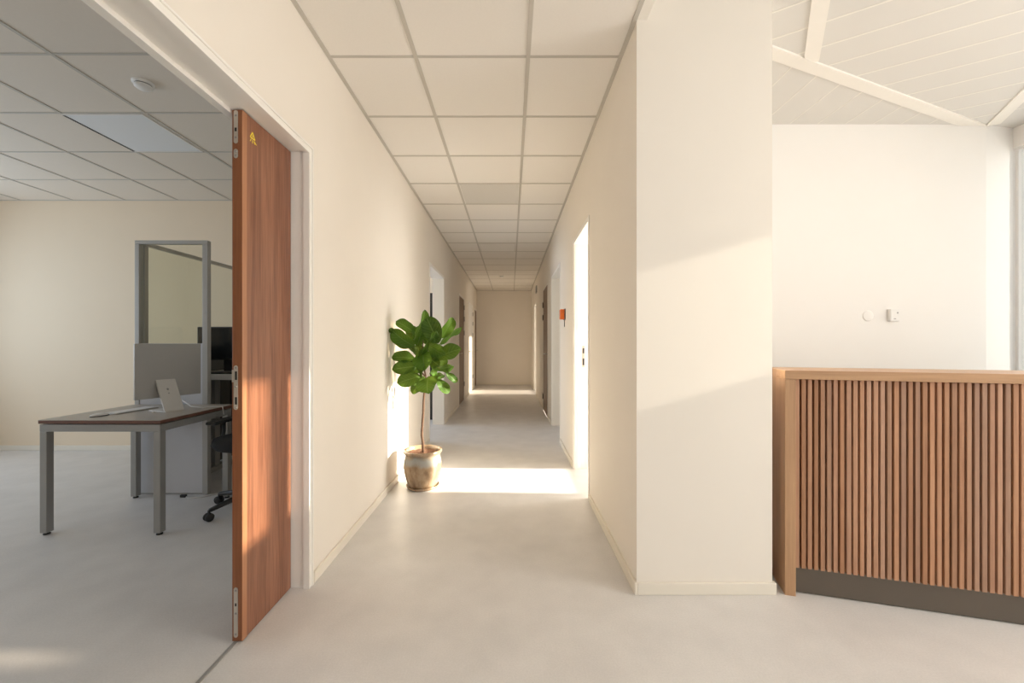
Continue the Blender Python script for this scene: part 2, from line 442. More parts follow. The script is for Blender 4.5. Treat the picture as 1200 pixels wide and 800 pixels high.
# reception window wall: tall window next to the corner, unseen slots added to shape the sun patches
PA = (1.500, 1.728, 1.845, 2.57)  # unseen slot, cut to aim a sun patch at the door leaf
PC = (1.367, 1.473, 1.66, 2.57)     # y0, y1, z0, z1; slit added for the sun streak on the floor
PB = (1.875, 2.10, 1.845, 2.57)  # unseen slot, cut to let grazing sun onto the pillar front
PT = (2.28, 3.196, 0.35, 2.74)
PBL = (-0.45, 1.35, 0.85, 2.65)
mb = MB()
y = -3.0
for (a, b, z0, z1) in (PBL, PC, PA, PB, PT):
    mb.box(XW, XW + 0.12, y, a, 0, TOP)
    mb.box(XW, XW + 0.12, a, b, 0, z0)
    mb.box(XW, XW + 0.12, a, b, z1, TOP)
    y = b
mb.box(XW, XW + 0.12, y, 3.216, 0, TOP)
struct('wall_window_side', mb, M['wall_white'])
def window_x(name, x, p, pane, divisions=0, upper=None):
    y0, y1, z0, z1 = p
    w = empty(name, (x, (y0 + y1) / 2, z0)); w['kind'] = 'structure'
    f = MB(); t = 0.018
    ya, yb = y0 - (y0 + y1) / 2, y1 - (y0 + y1) / 2; h = z1 - z0
    f.box(0.02, 0.07, ya, ya + t, 0, h); f.box(0.02, 0.07, yb - t, yb, 0, h)
    f.box(0.02, 0.07, ya + t, yb - t, 0, t); f.box(0.02, 0.07, ya + t, yb - t, h - t, h)
    f.build('window_frame', M['white'], w)
    MB().box(0.042, 0.048, ya + t, yb - t, t, h - t).build('window_pane', pane, w)
    if upper is not None:
        MB().box(0.075, 0.078, ya, yb, upper - z0, h).build('roller_blind', M['blind'], w)  # unseen sheet added to dim the upper part of the sun beam
    return w
window_x('window_1', XW, PA, M['tinted'])
window_x('window_2', XW, PB, M['clear'])
window_x('window_9', XW, PC, M['sunscreen'])
window_x('window_3', XW, PT, M['clear'])
struct('wall_garden', MB().box(5.2, 5.4, 1.98, 3.185, 0, 3.9), M['wall_white'])  # unseen wall added outside to block sun from the tall window

w8 = window_x('window_8', XW, PBL, M['clear'])  # invented opening that houses the side fill lamp
MB().box(0.004, 0.008, -0.90, 0.90, 0.0, 1.80).build('roller_blind', M['blind_cloth'], w8)  # opaque sheet added behind the fill lamp, keeps the sun out
# lobby front behind the camera: large glazing added for fill light
mb = MB()
mb.box(XLO, XW + 0.12, -3.12, -3.0, 0, 0.3); mb.box(XLO, XW + 0.12, -3.12, -3.0, 2.65, TOP)
mb.box(XLO, -0.85, -3.12, -3.0, 0.3, 2.65); mb.box(3.85, XW + 0.12, -3.12, -3.0, 0.3, 2.65)
struct('wall_front', mb, M['wall'])
w = empty('window_4', (1.5, -3.0, 0.3)); w['kind'] = 'structure'
mb = MB()
for k in range(5):
    xx = -2.35 + k * 4.66 / 4
    mb.box(xx, xx + 0.04, -0.08, -0.03, 0, 2.35)
mb.box(-2.35, 2.35, -0.08, -0.03, 0, 0.04); mb.box(-2.35, 2.35, -0.08, -0.03, 2.31, 2.35)
mb.build('window_frame', M['white'], w)
MB().box(-2.35, 2.35, -0.058, -0.052, 0.02, 2.33).build('window_pane', M['clear'], w)

# ceilings
def tiled_ceiling(name, x0, x1, y0, y1, z, xs, ys, tee=0.022, tile='tile'):
    mb = MB()
    mb.box(x0, x1, y0, y1, z, z + 0.06, mi=0)
    for x in xs: mb.box(x - tee / 2, x + tee / 2, y0, y1, z - 0.005, z, mi=1)
    for yy in ys: mb.box(x0, x1, yy - 0.008, yy + 0.008, z - 0.004, z, mi=1)
    # edge angle along the walls
    e = 0.022
    mb.box(x0, x0 + e, y0, y1, z - 0.006, z, mi=1); mb.box(x1 - e, x1, y0, y1, z - 0.006, z, mi=1)
    mb.box(x0 + e, x1 - e, y1 - 0.012, y1, z - 0.006, z, mi=1)
    return struct(name, mb, [M[tile], M['tee']])
tiled_ceiling('ceiling', XL, XR, -3.0, YE, HC, (-0.523, 0.096), [2.2535 + 0.5955 * k for k in range(-8, 17)])
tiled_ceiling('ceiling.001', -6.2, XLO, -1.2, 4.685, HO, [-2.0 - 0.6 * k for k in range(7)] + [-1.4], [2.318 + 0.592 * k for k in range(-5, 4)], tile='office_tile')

# lobby ceiling: perforated planks between flat white beams
mb = MB()
mb.box(XR, XW + 0.12, -3.0, 3.25, HL, HL + 0.06, mi=0)
mb.box(XR, XR + 0.05, -3.0, YP, HC - 0.0, HL, mi=2)          # bulkhead edge of the corridor ceiling
u1 = Vector((0.933, 0.359)); n1 = Vector((-0.359, 0.933)); p1 = Vector((1.506, 2.358))
u2 = Vector((0.53, 0.848)); n2 = Vector((-0.848, 0.53)); p2 = Vector((1.517, 2.0035))
def flat_beam(p, u, t0, t1, w, z0, mi):
    n = Vector((-u.y, u.x))
    q = [p + u * t0 - n * w / 2, p + u * t1 - n * w / 2, p + u * t1 + n * w / 2, p + u * t0 + n * w / 2]
    mb.prism([(v.x, v.y) for v in q], z0, HL, mi=mi)
flat_beam(p1, u1, -0.9, 2.34, 0.078, HL - 0.012, 2)
flat_beam(p2, u2, -4.5, 0.515, 0.076, HL - 0.010, 2)
p3 = Vector((3.69, 3.132))
flat_beam(p3, u2, -5.5, 0.0, 0.076, HL - 0.010, 2)
def clip(p, d, planes, t0=-6.0, t1=6.0):
    for (q, n) in planes:         # keep (x-q).n >= 0
        a = (p - q).dot(n); bq = d.dot(n)
        if abs(bq) < 1e-9:
            if a < 0: return None
            continue
        t = -a / bq
        if bq > 0: t0 = max(t0, t)
        else: t1 = min(t1, t)
    return (t0, t1) if t1 - t0 > 0.03 else None
box_planes = [(Vector((XR + 0.06, 0)), Vector((1, 0))), (Vector((XW - 0.01, 0)), Vector((-1, 0))),
              (Vector((0, -2.9)), Vector((0, 1))), (Vector((0, YB - 0.01)), Vector((0, -1)))]
dS = Vector((0.848, -0.53)); nS = Vector((0.53, 0.848))
nS0 = Vector((0.498, 0.867)).dot(Vector((1.76, 2.32)))
for k in range(-26, 8):
    c = nS.dot(Vector((1.76, 2.32))) + 0.216 * k
    r = clip(nS * c, dS, box_planes + [(p1 - n1 * 0.04, -n1)])
    if r: flat_beam(nS * c, dS, r[0], r[1], 0.012, HL - 0.0012, 1)
for k in range(0, 10):
    x = 1.708 + 0.213 * k
    r = clip(Vector((x, 0)), Vector((0, 1)), box_planes + [(p1 + n1 * 0.04, n1)])
    if r: flat_beam(Vector((x, 0)), Vector((0, 1)), r[0], r[1], 0.008, HL - 0.0008, 1)
struct('ceiling.002', mb, [M['panel_metal'], M['seam'], M['beam']])

# office shell (left)
struct('wall_office_back', MB().box(-6.3, XLO, 4.685, 4.785, 0, TOP), M['wall_office'])
struct('wall_office_front', MB().box(-6.3, XLO, -1.3, -1.2, 0, TOP), M['wall_office'])
mb = MB()
mb.box(-6.3, -6.2, -1.2, 0.2, 0, TOP); mb.box(-6.3, -6.2, 4.2, 4.785, 0, TOP)
mb.box(-6.3, -6.2, 0.2, 4.2, 0, 0.75); mb.box(-6.3, -6.2, 0.2, 4.2, 2.45, TOP)
struct('wall_office_left', mb, M['wall_office'])
w = empty('window_5', (-6.2, 2.2, 0.75)); w['kind'] = 'structure'
mb = MB()
for k in range(4):
    yy = -1.995 + k * 3.95 / 3
    mb.box(-0.07, -0.035, yy, yy + 0.04, 0, 1.7)
mb.box(-0.07, -0.035, -1.995, 1.995, 0, 0.04); mb.box(-0.07, -0.035, -1.995, 1.995, 1.66, 1.7)
mb.build('window_frame', M['white'], w)
MB().box(-0.056, -0.05, -1.98, 1.98, 0.02, 1.68).build('window_pane', M['clear'], w)
# side office behind the second opening on the left
struct('wall_side_office', MB().box(-4.7, XLO, 8.0, 8.1, 0, TOP).box(-4.7, -4.6, 4.785, 8.0, 0, 0.8).box(-4.7, -4.6, 4.785, 8.0, 2.4, TOP)
       .box(-4.7, -4.6, 4.785, 5.45, 0.8, 2.4).box(-4.7, -4.6, 7.55, 8.0, 0.8, 2.4), M['wall_office'])
struct('ceiling.003', MB().box(-4.7, XLO, 4.785, 8.1, 2.8, 2.86), M['tile'])
# meeting room behind the first right door, end room behind the last right door
mb = MB()
WA = (3.245, 4.25, 0.6, 2.5)
mb.box(2.6, 2.7, 3.245, 5.1, 0, 0.6).box(2.6, 2.7, 3.245, 5.1, 2.5, TOP).box(2.6, 2.7, 4.25, 5.1, 0.6, 2.5)
mb.box(XRO, 2.7, 5.0, 5.1, 0, TOP)
struct('wall_meeting_room', mb, M['wall_white'])
struct('ceiling.004', MB().box(XRO, 2.7, 3.24, 5.1, 2.8, 2.86), M['tile'])
window_x('window_6', 2.6, (3.245, 4.25, 0.6, 2.5), M['clear'], upper=1.95)
mb = MB()
mb.box(2.6, 2.7, 9.3, 11.4, 0, 0.6).box(2.6, 2.7, 9.3, 11.4, 2.5, TOP).box(2.6, 2.7, 9.3, 9.7, 0.6, 2.5).box(2.6, 2.7, 11.1, 11.4, 0.6, 2.5)
mb.box(XRO, 2.7, 11.4, 11.5, 0, TOP).box(XRO, 2.7, 9.2, 9.3, 0, TOP)
struct('wall_end_room', mb, M['wall_white'])
struct('ceiling.005', MB().box(XRO, 2.7, 9.2, 11.5, 2.8, 2.86), M['tile'])
window_x('window_7', 2.6, (9.7, 11.1, 0.6, 2.5), M['tinted'])  # pane tint added to weaken the sun in the end room

# skirting boards
def skirting(name, pieces):
    mb = MB()
    for p in pieces: mb.box(*p, 0, 0.058, bevel=0.003, seg=1)
    struct(name, mb, M['skirting'])
skirting('baseboard_left', [(XL, XL + 0.014, 2.085, 5.05), (XL, XL + 0.014, 6.21, 7.94), (XL, XL + 0.014, 8.94, 9.84), (XL, XL + 0.014, 10.96, 11.39), (XL, XL + 0.014, -3.0, 0.72)])
skirting('baseboard_right', [(XR - 0.014, XR, YP - 0.014, 3.18), (XR - 0.014, XR, 4.05, 5.045), (XR - 0.014, XR, 6.155, 6.745), (XR - 0.014, XR, 7.635, 9.835), (XR - 0.014, XR, 10.795, YE),
                             ])
skirting('baseboard_pillar', [(XR, XP + 0.014, YP - 0.014, YP), (XP, XP + 0.014, YP, YB)])
skirting('baseboard_end', [(XL + 0.014, XR - 0.014, YE - 0.014, YE)])
skirting('baseboard_office', [(-6.2, XLO, 4.671, 4.685)])

# ---------------------------------------------------------------- doors
def frame_left(parent, y0, y1, head, casing=0.03, stop=True):
    """lining of an opening in the left wall; y0,y1,head are the outer edges"""
    c = casing
    for (a, b) in ((y0, y0 + c), (y1 - c, y1)):
        MB().box(XLO - 0.008, XL + 0.006, a, b, 0, head, bevel=0.002).build('door_jamb', M['frame_paint'], parent)
    MB().box(XLO - 0.008, XL + 0.006, y0 + c, y1 - c, head - c, head, bevel=0.002).build('door_head', M['frame_paint'], parent)
def frame_right(parent, y0, y1, head, casing=0.038):
    c = casing
    for s, (a, b) in ((1, (y0, y0 + c)), (-1, (y1 - c, y1))):
        m = MB().box(XR - 0.006, XRO + 0.008, a, b, 0, head, bevel=0.002)
        # rebate stop on the corridor half
        if s > 0: m.box(XR + 0.004, XR + 0.045, b, b + 0.012, 0, head - c)
        else: m.box(XR + 0.004, XR + 0.045, a - 0.012, a, 0, head - c)
        m.build('door_jamb', M['frame_paint'], parent)
    MB().box(XR - 0.006, XRO + 0.008, y0 + c, y1 - c, head - c, head, bevel=0.002).build('door_head', M['frame_paint'], parent)

# door_1: half-width passive leaf of the double door to the office, in walnut
d1 = empty('door_1', (0, 0, 0)); tag(d1, 'reddish walnut door leaf beside the open office doorway', 'door', kind='structure')
frame_left(d1, 0.73, 2.075, 2.207, 0.029)
MB().box(XL - 0.022, XL + 0.0075, 0.76, 2.0475, 2.171, 2.1785).build('door_stop', M['frame_paint'], d1)
MB().box(XL - 0.022, XL + 0.0075, 2.0385, 2.0465, 0, 2.171).build('door_stop', M['frame_paint'], d1)
bd = MB()
bd.box(XL + 0.004, XL + 0.012, 0.73, 2.075, 2.199, 2.207, bevel=0.001).box(XL + 0.004, XL + 0.012, 2.067, 2.075, 0, 2.199, bevel=0.001)
bd.build('casing_bead', M['frame_paint'], d1)
# stop strip of the frame on the office side
MB().box(XLO - 0.006, -1.142, 0.76, 2.046, 2.160, 2.178).build('door_stop', M['frame_paint'], d1)
LX0, LX1, LY0, LY1, LZ0, LZ1 = -1.137, -1.095, 1.671, 2.040, 0.006, 2.174
lf = MB().box(LX0, LX1, LY0 + 0.028, LY1, LZ0, LZ1, bevel=0.0015).build('door_leaf', M['leaf_wood'], d1)
MB().box(LX0, LX1 - 0.001, LY0, LY0 + 0.028, LZ0, LZ1, bevel=0.002, mi=0).build('edge_lipping', M['leaf_edge'], lf)
MB().box(LX1 - 0.001, LX1, LY0, LY0 + 0.030, LZ0, LZ1).build('face_lipping', M['leaf_lip'], lf)
def edge_plate(name, z0, z1, x0=-1.1295, x1=-1.1125, holes=(), lip=None, screws=()):
    yf = LY0 - 0.0015
    mb = MB()
    r = (x1 - x0) / 2; xc = (x0 + x1) / 2
    pts = [(xc + r * math.cos(a), z1 - r + r * math.sin(a)) for a in [math.pi * k / 10 for k in range(11)]] + \
          [(xc + r * math.cos(a), z0 + r + r * math.sin(a)) for a in [math.pi + math.pi * k / 10 for k in range(11)]]
    R = Matrix(((1, 0, 0, 0), (0, 0, 1, 0), (0, 1, 0, 0), (0, 0, 0, 1)))
    mb.prism(pts, yf, LY0 + 0.001, mi=0, M=R)
    if lip: mb.box(-1.1365, x0 + 0.002, yf, LY0 + 0.001, lip[0], lip[1], mi=0)
    for (h0, h1, hx0, hx1) in holes: mb.box(hx0, hx1, yf - 0.0006, yf + 0.001, h0, h1, mi=1)
    for s in screws:
        mb.lathe([(0, 0.0014), (0.004, 0.0010), (0.0045, 0)], n=12, mi=2, M=Matrix.Translation((xc, yf, s)) @ Matrix.Rotation(math.pi / 2, 4, 'X'))
    return mb.build(name, [M['steel'], M['black_plastic'], M['desk_metal']], d1)
edge_plate('flush_bolt', 2.036, 2.172, holes=[(2.085, 2.10, -1.125, -1.117)], screws=(2.15, 2.06))
edge_plate('flush_bolt', 1.976, 2.014, screws=(2.003, 1.987))
edge_plate('strike_plate', 0.950, 1.131, lip=(1.063, 1.113), holes=[(1.072, 1.107, -1.124, -1.1155), (0.972, 1.002, -1.124, -1.1155)], screws=(1.122, 1.045, 0.959))
edge_plate('flush_bolt', 0.022, 0.226, holes=[(0.150, 0.162, -1.124, -1.118)], screws=(0.213, 0.12, 0.035))
# yellow sticker: little triangle with rays below
mb = MB()
R2 = Matrix(((0, 0, 1, 0), (1, 0, 0, 0), (0, 1, 0, 0), (0, 0, 0, 1)))   # (a,b,c) -> x=c, y=a, z=b
def st(pts): mb.prism(pts, 0, 0.0008, M=Matrix.Translation((LX1, 1.737, 2.093)) @ R2)
def seg(a, b, w):
    a, b = Vector(a), Vector(b); n = (b - a).normalized(); n = Vector((-n.y, n.x)) * w / 2
    st([tuple(a - n), tuple(b - n), tuple(b + n), tuple(a + n)])
for a, b in (((-0.016, -0.004), (0, 0.022)), ((0, 0.022), (0.016, -0.004)), ((0.016, -0.004), (-0.016, -0.004))): seg(a, b, 0.005)
for a, b in (((-0.010, -0.010), (-0.016, -0.022)), ((0, -0.010), (0, -0.024)), ((0.010, -0.010), (0.016, -0.022)), ((0.012, -0.012), (0.026, -0.020))): seg(a, b, 0.0035)
seg((0, 0.000), (0, 0.010), 0.004)
mb.build('sticker', M['yellow'], lf)

# door_2: open doorway to the side office
d2 = empty('door_2'); d2['kind'] = 'structure'
frame_left(d2, 5.06, 6.20, 2.235, 0.038)
# dark closed leaves further down the left side
def closed_left(name, y0, y1, head, mat, hinge_y):
    d = empty(name); d['kind'] = 'structure'
    c = 0.035
    frame_left(d, y0, y1, head, c)
    leaf = MB().box(XL - 0.052, XL - 0.008, y0 + c + 0.003, y1 - c - 0.003, 0.006, head - c - 0.003, bevel=0.0015).build('door_leaf', mat, d)
    for z in (0.35, 1.45, 1.75, 2.0):
        MB().tube([(XL + 0.002, hinge_y, z - 0.05), (XL + 0.002, hinge_y, z + 0.05)], 0.009, 8).build('hinge', M['desk_metal'], d)
    hy = y0 + c + 0.07 if hinge_y > (y0 + y1) / 2 else y1 - c - 0.07
    MB().tube([(XL - 0.008, hy, 1.03), (XL + 0.045, hy, 1.03), (XL + 0.045, hy + (0.11 if hinge_y > hy else -0.11), 1.03)], 0.009, 8).build('door_handle', M['steel'], d)
    return d
closed_left('door_3', 7.95, 8.93, 2.205, M['dark_door'], 8.89)
closed_left('door_4', 9.85, 10.95, 2.225, M['frame_paint'], 10.91)
closed_left('door_5', 11.4, 12.15, 2.215, M['dark_door'], 11.44)
# right side: open door to the meeting room with strike plate in its far jamb
d6 = empty('door_6'); d6['kind'] = 'structure'
frame_right(d6, 3.195, 4.035, 2.225)
mb = MB().box(0.698, 0.722, 3.9945, 3.9975, 0.99, 1.20, mi=0)
mb.box(0.702, 0.717, 3.9938, 3.9946, 1.125, 1.175, mi=1).box(0.702, 0.717, 3.9938, 3.9946, 1.01, 1.075, mi=1)
mb.build('strike_plate', [M['steel'], M['black_plastic']], d6)
d7 = empty('door_7'); d7['kind'] = 'structure'
frame_right(d7, 5.06, 6.14, 2.225)
MB().box(XRO - 0.035, XRO + 0.005, 5.098, 6.102, 0.006, 2.187).build('door_leaf', M['frame_paint'], d7)
d8 = empty('door_8'); d8['kind'] = 'structure'
frame_right(d8, 6.76, 7.62, 2.225)
MB().box(XR + 0.002, XR + 0.003 + 0.0, 6.81, 7.57, 0.006, 2.18)
lf8 = MB().box(XR - 0.012, XR + 0.004, 6.79, 7.59, 0.006, 2.195, bevel=0.002).build('door_leaf', M['dark_door'], d8)
for z in (0.25, 1.70, 1.93):
    MB().tube([(XR - 0.016, 7.585, z - 0.05), (XR - 0.016, 7.585, z + 0.05)], 0.011, 8).build('hinge', M['rubber'], d8)
MB().tube([(XR - 0.012, 6.86, 1.05), (XR - 0.06, 6.86, 1.05), (XR - 0.06, 6.97, 1.05)], 0.010, 8).build('door_handle', M['steel'], d8)
d9 = empty('door_9'); d9['kind'] = 'structure'
frame_right(d9, 9.85, 10.78, 2.225)

# ---------------------------------------------------------------- reception counter
P0 = Vector((1.332, 1.989)); ang = math.atan2(-0.277, 0.961)
rc = empty('reception_counter', (P0.x, P0.y, 0), ang)
tag(rc, 'oak reception counter fronted with vertical wooden slats beside the pillar', 'counter')
CL, CD, CH = 2.45, 0.62, 1.09
MB().box(0.0, CL, 0.0, 0.32, CH - 0.042, CH, bevel=0.0015).build('countertop', M['oak_top'], rc)
MB().box(0.0, 0.046, 0.0, CD, 0.0, CH - 0.0425, bevel=0.0015).build('end_panel', M['oak'], rc)
MB().box(0.047, CL, 0.048, 0.075, 0.0, CH - 0.043).build('backing_panel', M['dark_back'], rc)
MB().box(0.047, CL, 0.040, 0.0475, 0.004, 0.150, bevel=0.001).build('kick_plate', M['kick'], rc)
mb = MB(); x = 0.0492; k = 0
while x + 0.017 < CL:
    w_ = 0.0172 + 0.0007 * math.sin(k * 1.7)
    mb.box(x, x + w_, 0.016, 0.047, 0.132, CH - 0.0435, bevel=0.0012, seg=1)
    x += 0.0263; k += 1
mb.build('slat_cladding', M['slat'], rc)
MB().box(0.05, CL, 0.10, CD + 0.2, 0.715, 0.74, bevel=0.002).build('work_surface', M['oak_top'], rc)
MB().box(CL - 0.046, CL, 0.08, CD, 0.0, CH - 0.0425, bevel=0.0015).build('far_panel', M['oak'], rc)

# ---------------------------------------------------------------- plant
PX, PY = -0.75, 3.49
sau = MB().lathe([(0, 0), (0.112, 0), (0.130, 0.006), (0.139, 0.026), (0.134, 0.027), (0.124, 0.012), (0, 0.010)], n=64).build('saucer', M['pot'], None, (PX, PY, 0.0))
tag(sau, 'glazed tan saucer under the fig tree pot on the corridor floor', 'saucer')
pl = empty('potted_fig_tree', (PX, PY, 0.0125))
tag(pl, 'fiddle leaf fig tree in a glazed tan pot in the sunlit corridor', 'potted plant')
prof = [(0, 0), (0.110, 0), (0.118, 0.006), (0.128, 0.03), (0.142, 0.075), (0.154, 0.125), (0.160, 0.17), (0.158, 0.205), (0.150, 0.24), (0.146, 0.262),
        (0.149, 0.276), (0.160, 0.286), (0.164, 0.298), (0.161, 0.309), (0.152, 0.311), (0.145, 0.303), (0.141, 0.28), (0.140, 0.25), (0, 0.25)]
MB().lathe(prof, n=72).build('pot', M['pot'], pl)
mb = MB()
sp = [(0, 0.278)] + [(0.138 * k / 8, 0.278 + 0.006 * math.sin(k * 2.1)) for k in range(1, 9)]
mb.lathe(sp, n=40)
for v in mb.bm.verts: v.co.z += random.uniform(-0.004, 0.006)
mb.build('soil', M['soil'], pl)
def loc(zx, zy, dy=0.0):
    """zoomed crop pixel -> point near the plant (relative to the plant root)"""
    p = at(440 + zx / 6.15, 350 + zy / 6.15, PY + dy)
    return p - Vector((PX, PY, 0.010))
tr = [(345, 1100, .0), (342, 1040, .0), (334, 985, .005), (338, 900, .0), (345, 820, -.005), (347, 740, .0), (352, 680, .005), (362, 620, 0), (362, 560, .0), (350, 500, 0.0), (340, 430, 0), (338, 360, 0), (345, 300, 0)]
tp = [loc(*q) for q in tr]
tp[0].z = 0.262
mb = MB().tube(tp, [0.0125, 0.0115, 0.011, 0.0105, 0.0105, 0.010, 0.0095, 0.009, 0.008, 0.007, 0.006, 0.005, 0.004], 12)
mb.tube([loc(362, 600), loc(400, 560, -.02), loc(420, 500, -.03)], [0.007, 0.006, 0.004], 8)
mb.tube([loc(358, 560), loc(320, 520, -.02), loc(290, 460, -.03)], [0.007, 0.006, 0.004], 8)
mb.build('trunk', M['bark'], pl)

class Leaves(MB):
    def __init__(self):
        super().__init__(); self.uvl = self.bm.loops.layers.uv.new('UVMap')
    def leaf(self, base, tip, width, roll=0.0, bend=0.25, cup=0.25, wave=0.006, petiole=None):
        base, tip = Vector(base), Vector(tip)
        d = tip - base; Ln = d.length; t = d.normalized()
        view = Vector((0, -1, 0))
        w = t.cross(view)
        if w.length < 0.05: w = t.cross(Vector((0, 0, 1)))
        w.normalize()
        n = w.cross(t); 
        if n.dot(view) < 0: n = -n
        rot = Matrix.Rotation(roll, 3, t); w = rot @ w; n = rot @ n
        NV, NU = 14, 8
        ph = random.uniform(0, 6.28)
        grid = []
        for i in range(NV + 1):
            v = i / NV
            # lyre shape: narrow near the stalk, widest at 65 %, blunt tip
            prof_ = (math.sin(math.pi * min(1, v ** 0.9)) ** 0.55) * (0.60 + 0.52 * v)
            if v > 0.985: prof_ = 0.04
            row = []
            for j in range(NU + 1):
                u = j / NU * 2 - 1
                off = t * (Ln * v) + w * (u * width / 2 * prof_)
                zc = bend * Ln * (v * (1 - v) * 1.4 - 0.25 * v * v) - cup * width * 0.5 * (abs(u) ** 1.5) * prof_ * -1
                zc += wave * math.sin(ph + v * 11 + u * 2) * abs(u)
                row.append(self.bm.verts.new(base + off + n * zc))
            grid.append(row)
        for i in range(NV):
            for j in range(NU):
                f = self.bm.faces.new((grid[i][j], grid[i][j + 1], grid[i + 1][j + 1], grid[i + 1][j]))
                f.smooth = True
                for lp, (a, b_) in zip(f.loops, ((j, i), (j + 1, i), (j + 1, i + 1), (j, i + 1))):
                    lp[self.uvl].uv = (a / NU, b_ / NV)
                f.normal_update()
lv = Leaves()
S6 = PY / F / 6.15
def L_(b, t, w, db=0.0, dt=-0.06, roll=0.0, bend=0.2, cup=0.34):
    lv.leaf(loc(b[0], b[1], db), loc(t[0], t[1], dt), w * 1.18 * S6, roll, bend, cup, 0.010)
L_((275, 300), (365, 85), 95, -.03, -.08, 1.15, .12)
L_((455, 325), (365, 130), 135, -.02, -.05, .15, .10, .12)
L_((470, 290), (560, 140), 95, .02, .02, .7, .12)
L_((455, 335), (622, 200), 75, -.02, -.05, 1.25, -.10)
L_((285, 250), (148, 160), 85, .02, .0, .5, .2)
L_((285, 345), (112, 228), 120, -.03, -.10, -.35, .25)
L_((285, 385), (105, 265), 80, .0, -.05, .9, .2)
L_((300, 345), (345, 195), 115, .03, .05, .2, .1)
L_((385, 330), (330, 200), 110, .06, .10, -.3, .1)
L_((285, 450), (378, 318), 70, -.06, -.13, 1.05, .15)
L_((290, 440), (118, 420), 95, -.02, -.06, .55, .22)
L_((300, 490), (120, 510), 100, -.03, -.10, .25, .22)
L_((325, 560), (155, 610), 105, -.03, -.10, .2, .2)
L_((385, 560), (372, 682), 160, -.05, -.14, .35, .25, .15)
L_((335, 595), (265, 685), 80, .0, -.03, .3, .2)
L_((440, 580), (532, 682), 72, .02, .04, -.3, .15)
L_((505, 535), (590, 602), 52, .04, .08, -.4, .15)
L_((430, 500), (566, 490), 68, -.02, -.04, .6, .2)
L_((440, 430), (615, 360), 115, -.03, -.08, -.35, .22)
L_((375, 330), (500, 410), 105, -.04, -.09, .3, .2)
L_((345, 370), (355, 515), 135, -.05, -.12, .2, .22)
L_((395, 430), (460, 485), 85, -.03, -.08, .2, .2)
L_((345, 520), (245, 520), 60, -.02, -.05, .5, .2)
L_((330, 440), (300, 330), 90, .03, .06, .4, .1)
L_((400, 440), (480, 340), 110, .03, .08, .3, .1)
L_((320, 470), (210, 470), 90, .05, .10, .2, .2)
L_((400, 480), (520, 430), 90, .06, .12, .1, .2)
L_((390, 540), (500, 560), 62, .03, .07, .5, .2)
L_((350, 560), (300, 640), 80, .06, .10, .2, .2)
L_((380, 330), (440, 235), 70, -.05, -.08, .9, .1)
L_((300, 330), (240, 190), 90, .05, .08, .3, .1)
L_((360, 450), (330, 570), 70, -.06, -.11, .9, .2)
L_((430, 560), (410, 500), 60, -.05, -.09, .7, .1)
L_((130, 250), (102, 215), 40, -.08, -.09, .3, .1)
fo = lv.build('foliage', M['fig_leaf'], pl, recalc=False)

# ---------------------------------------------------------------- wall and ceiling devices
def wall_sensor():
    t = empty('wall_sensor', at(1045, 369.5, YB))
    tag(t, 'small white boxy sensor on the bright reception wall', 'sensor')
    MB().box(-0.036, 0.036, -0.030, 0, -0.048, 0.048, bevel=0.008, seg=3).build('housing', M['white'], t)
    MB().box(0.012, 0.022, -0.0315, -0.029, 0.012, 0.024, bevel=0.001).build('indicator', M['desk_metal'], t)
    MB().box(-0.012, 0.004, -0.0315, -0.029, -0.030, -0.024, bevel=0.001).build('button', M['desk_metal'], t)
wall_sensor()
t = MB().lathe([(0, 0.005), (0.034, 0.005), (0.041, 0.003), (0.042, 0)], n=40, M=Matrix.Rotation(math.pi / 2, 4, 'X')).build('blank_cover', M['wall_white'], None, at(1017, 370, YB))
tag(t, 'round white blank cover on the bright reception wall left of the sensor', 'cover')

t = empty('alarm_call_point', (XR, 4.64, 1.55))
tag(t, 'orange alarm box with a short dark cord on the right corridor wall', 'alarm')
MB().box(-0.012, 0, -0.055, 0.055, -0.062, 0.062, bevel=0.002).build('back_plate', M['dark_grey'], t)
MB().box(-0.058, -0.012, -0.05, 0.05, -0.056, 0.056, bevel=0.006, seg=2).build('housing', M['orange'], t)
MB().tube([(-0.006, 0.0, -0.058), (-0.006, 0.0, -0.14)], 0.004, 8).build('cord', M['rubber'], t)

def smoke_detector(name, p, label):
    t = empty(name, p); tag(t, label, 'smoke detector')
    MB().lathe([(0.058, 0), (0.058, -0.008), (0.052, -0.014), (0.0, -0.014)], n=40).build('base', M['white'], t)
    MB().lathe([(0.044, -0.014), (0.044, -0.019), (0.0, -0.019)], n=40).build('vent_ring', M['dark_grey'], t)
    MB().lathe([(0.046, -0.019), (0.046, -0.030), (0.036, -0.038), (0.0, -0.040)], n=40).build('cap', M['white'], t)
p = at(168, 97, 480 * 1.64 / 305.5); smoke_detector('smoke_detector', (p.x, p.y, HO), 'round white smoke detector on the office ceiling above the doorway')
smoke_detector('smoke_detector', (-0.215, 9.54, HC), 'small white smoke detector on the ceiling at the far end of the corridor')

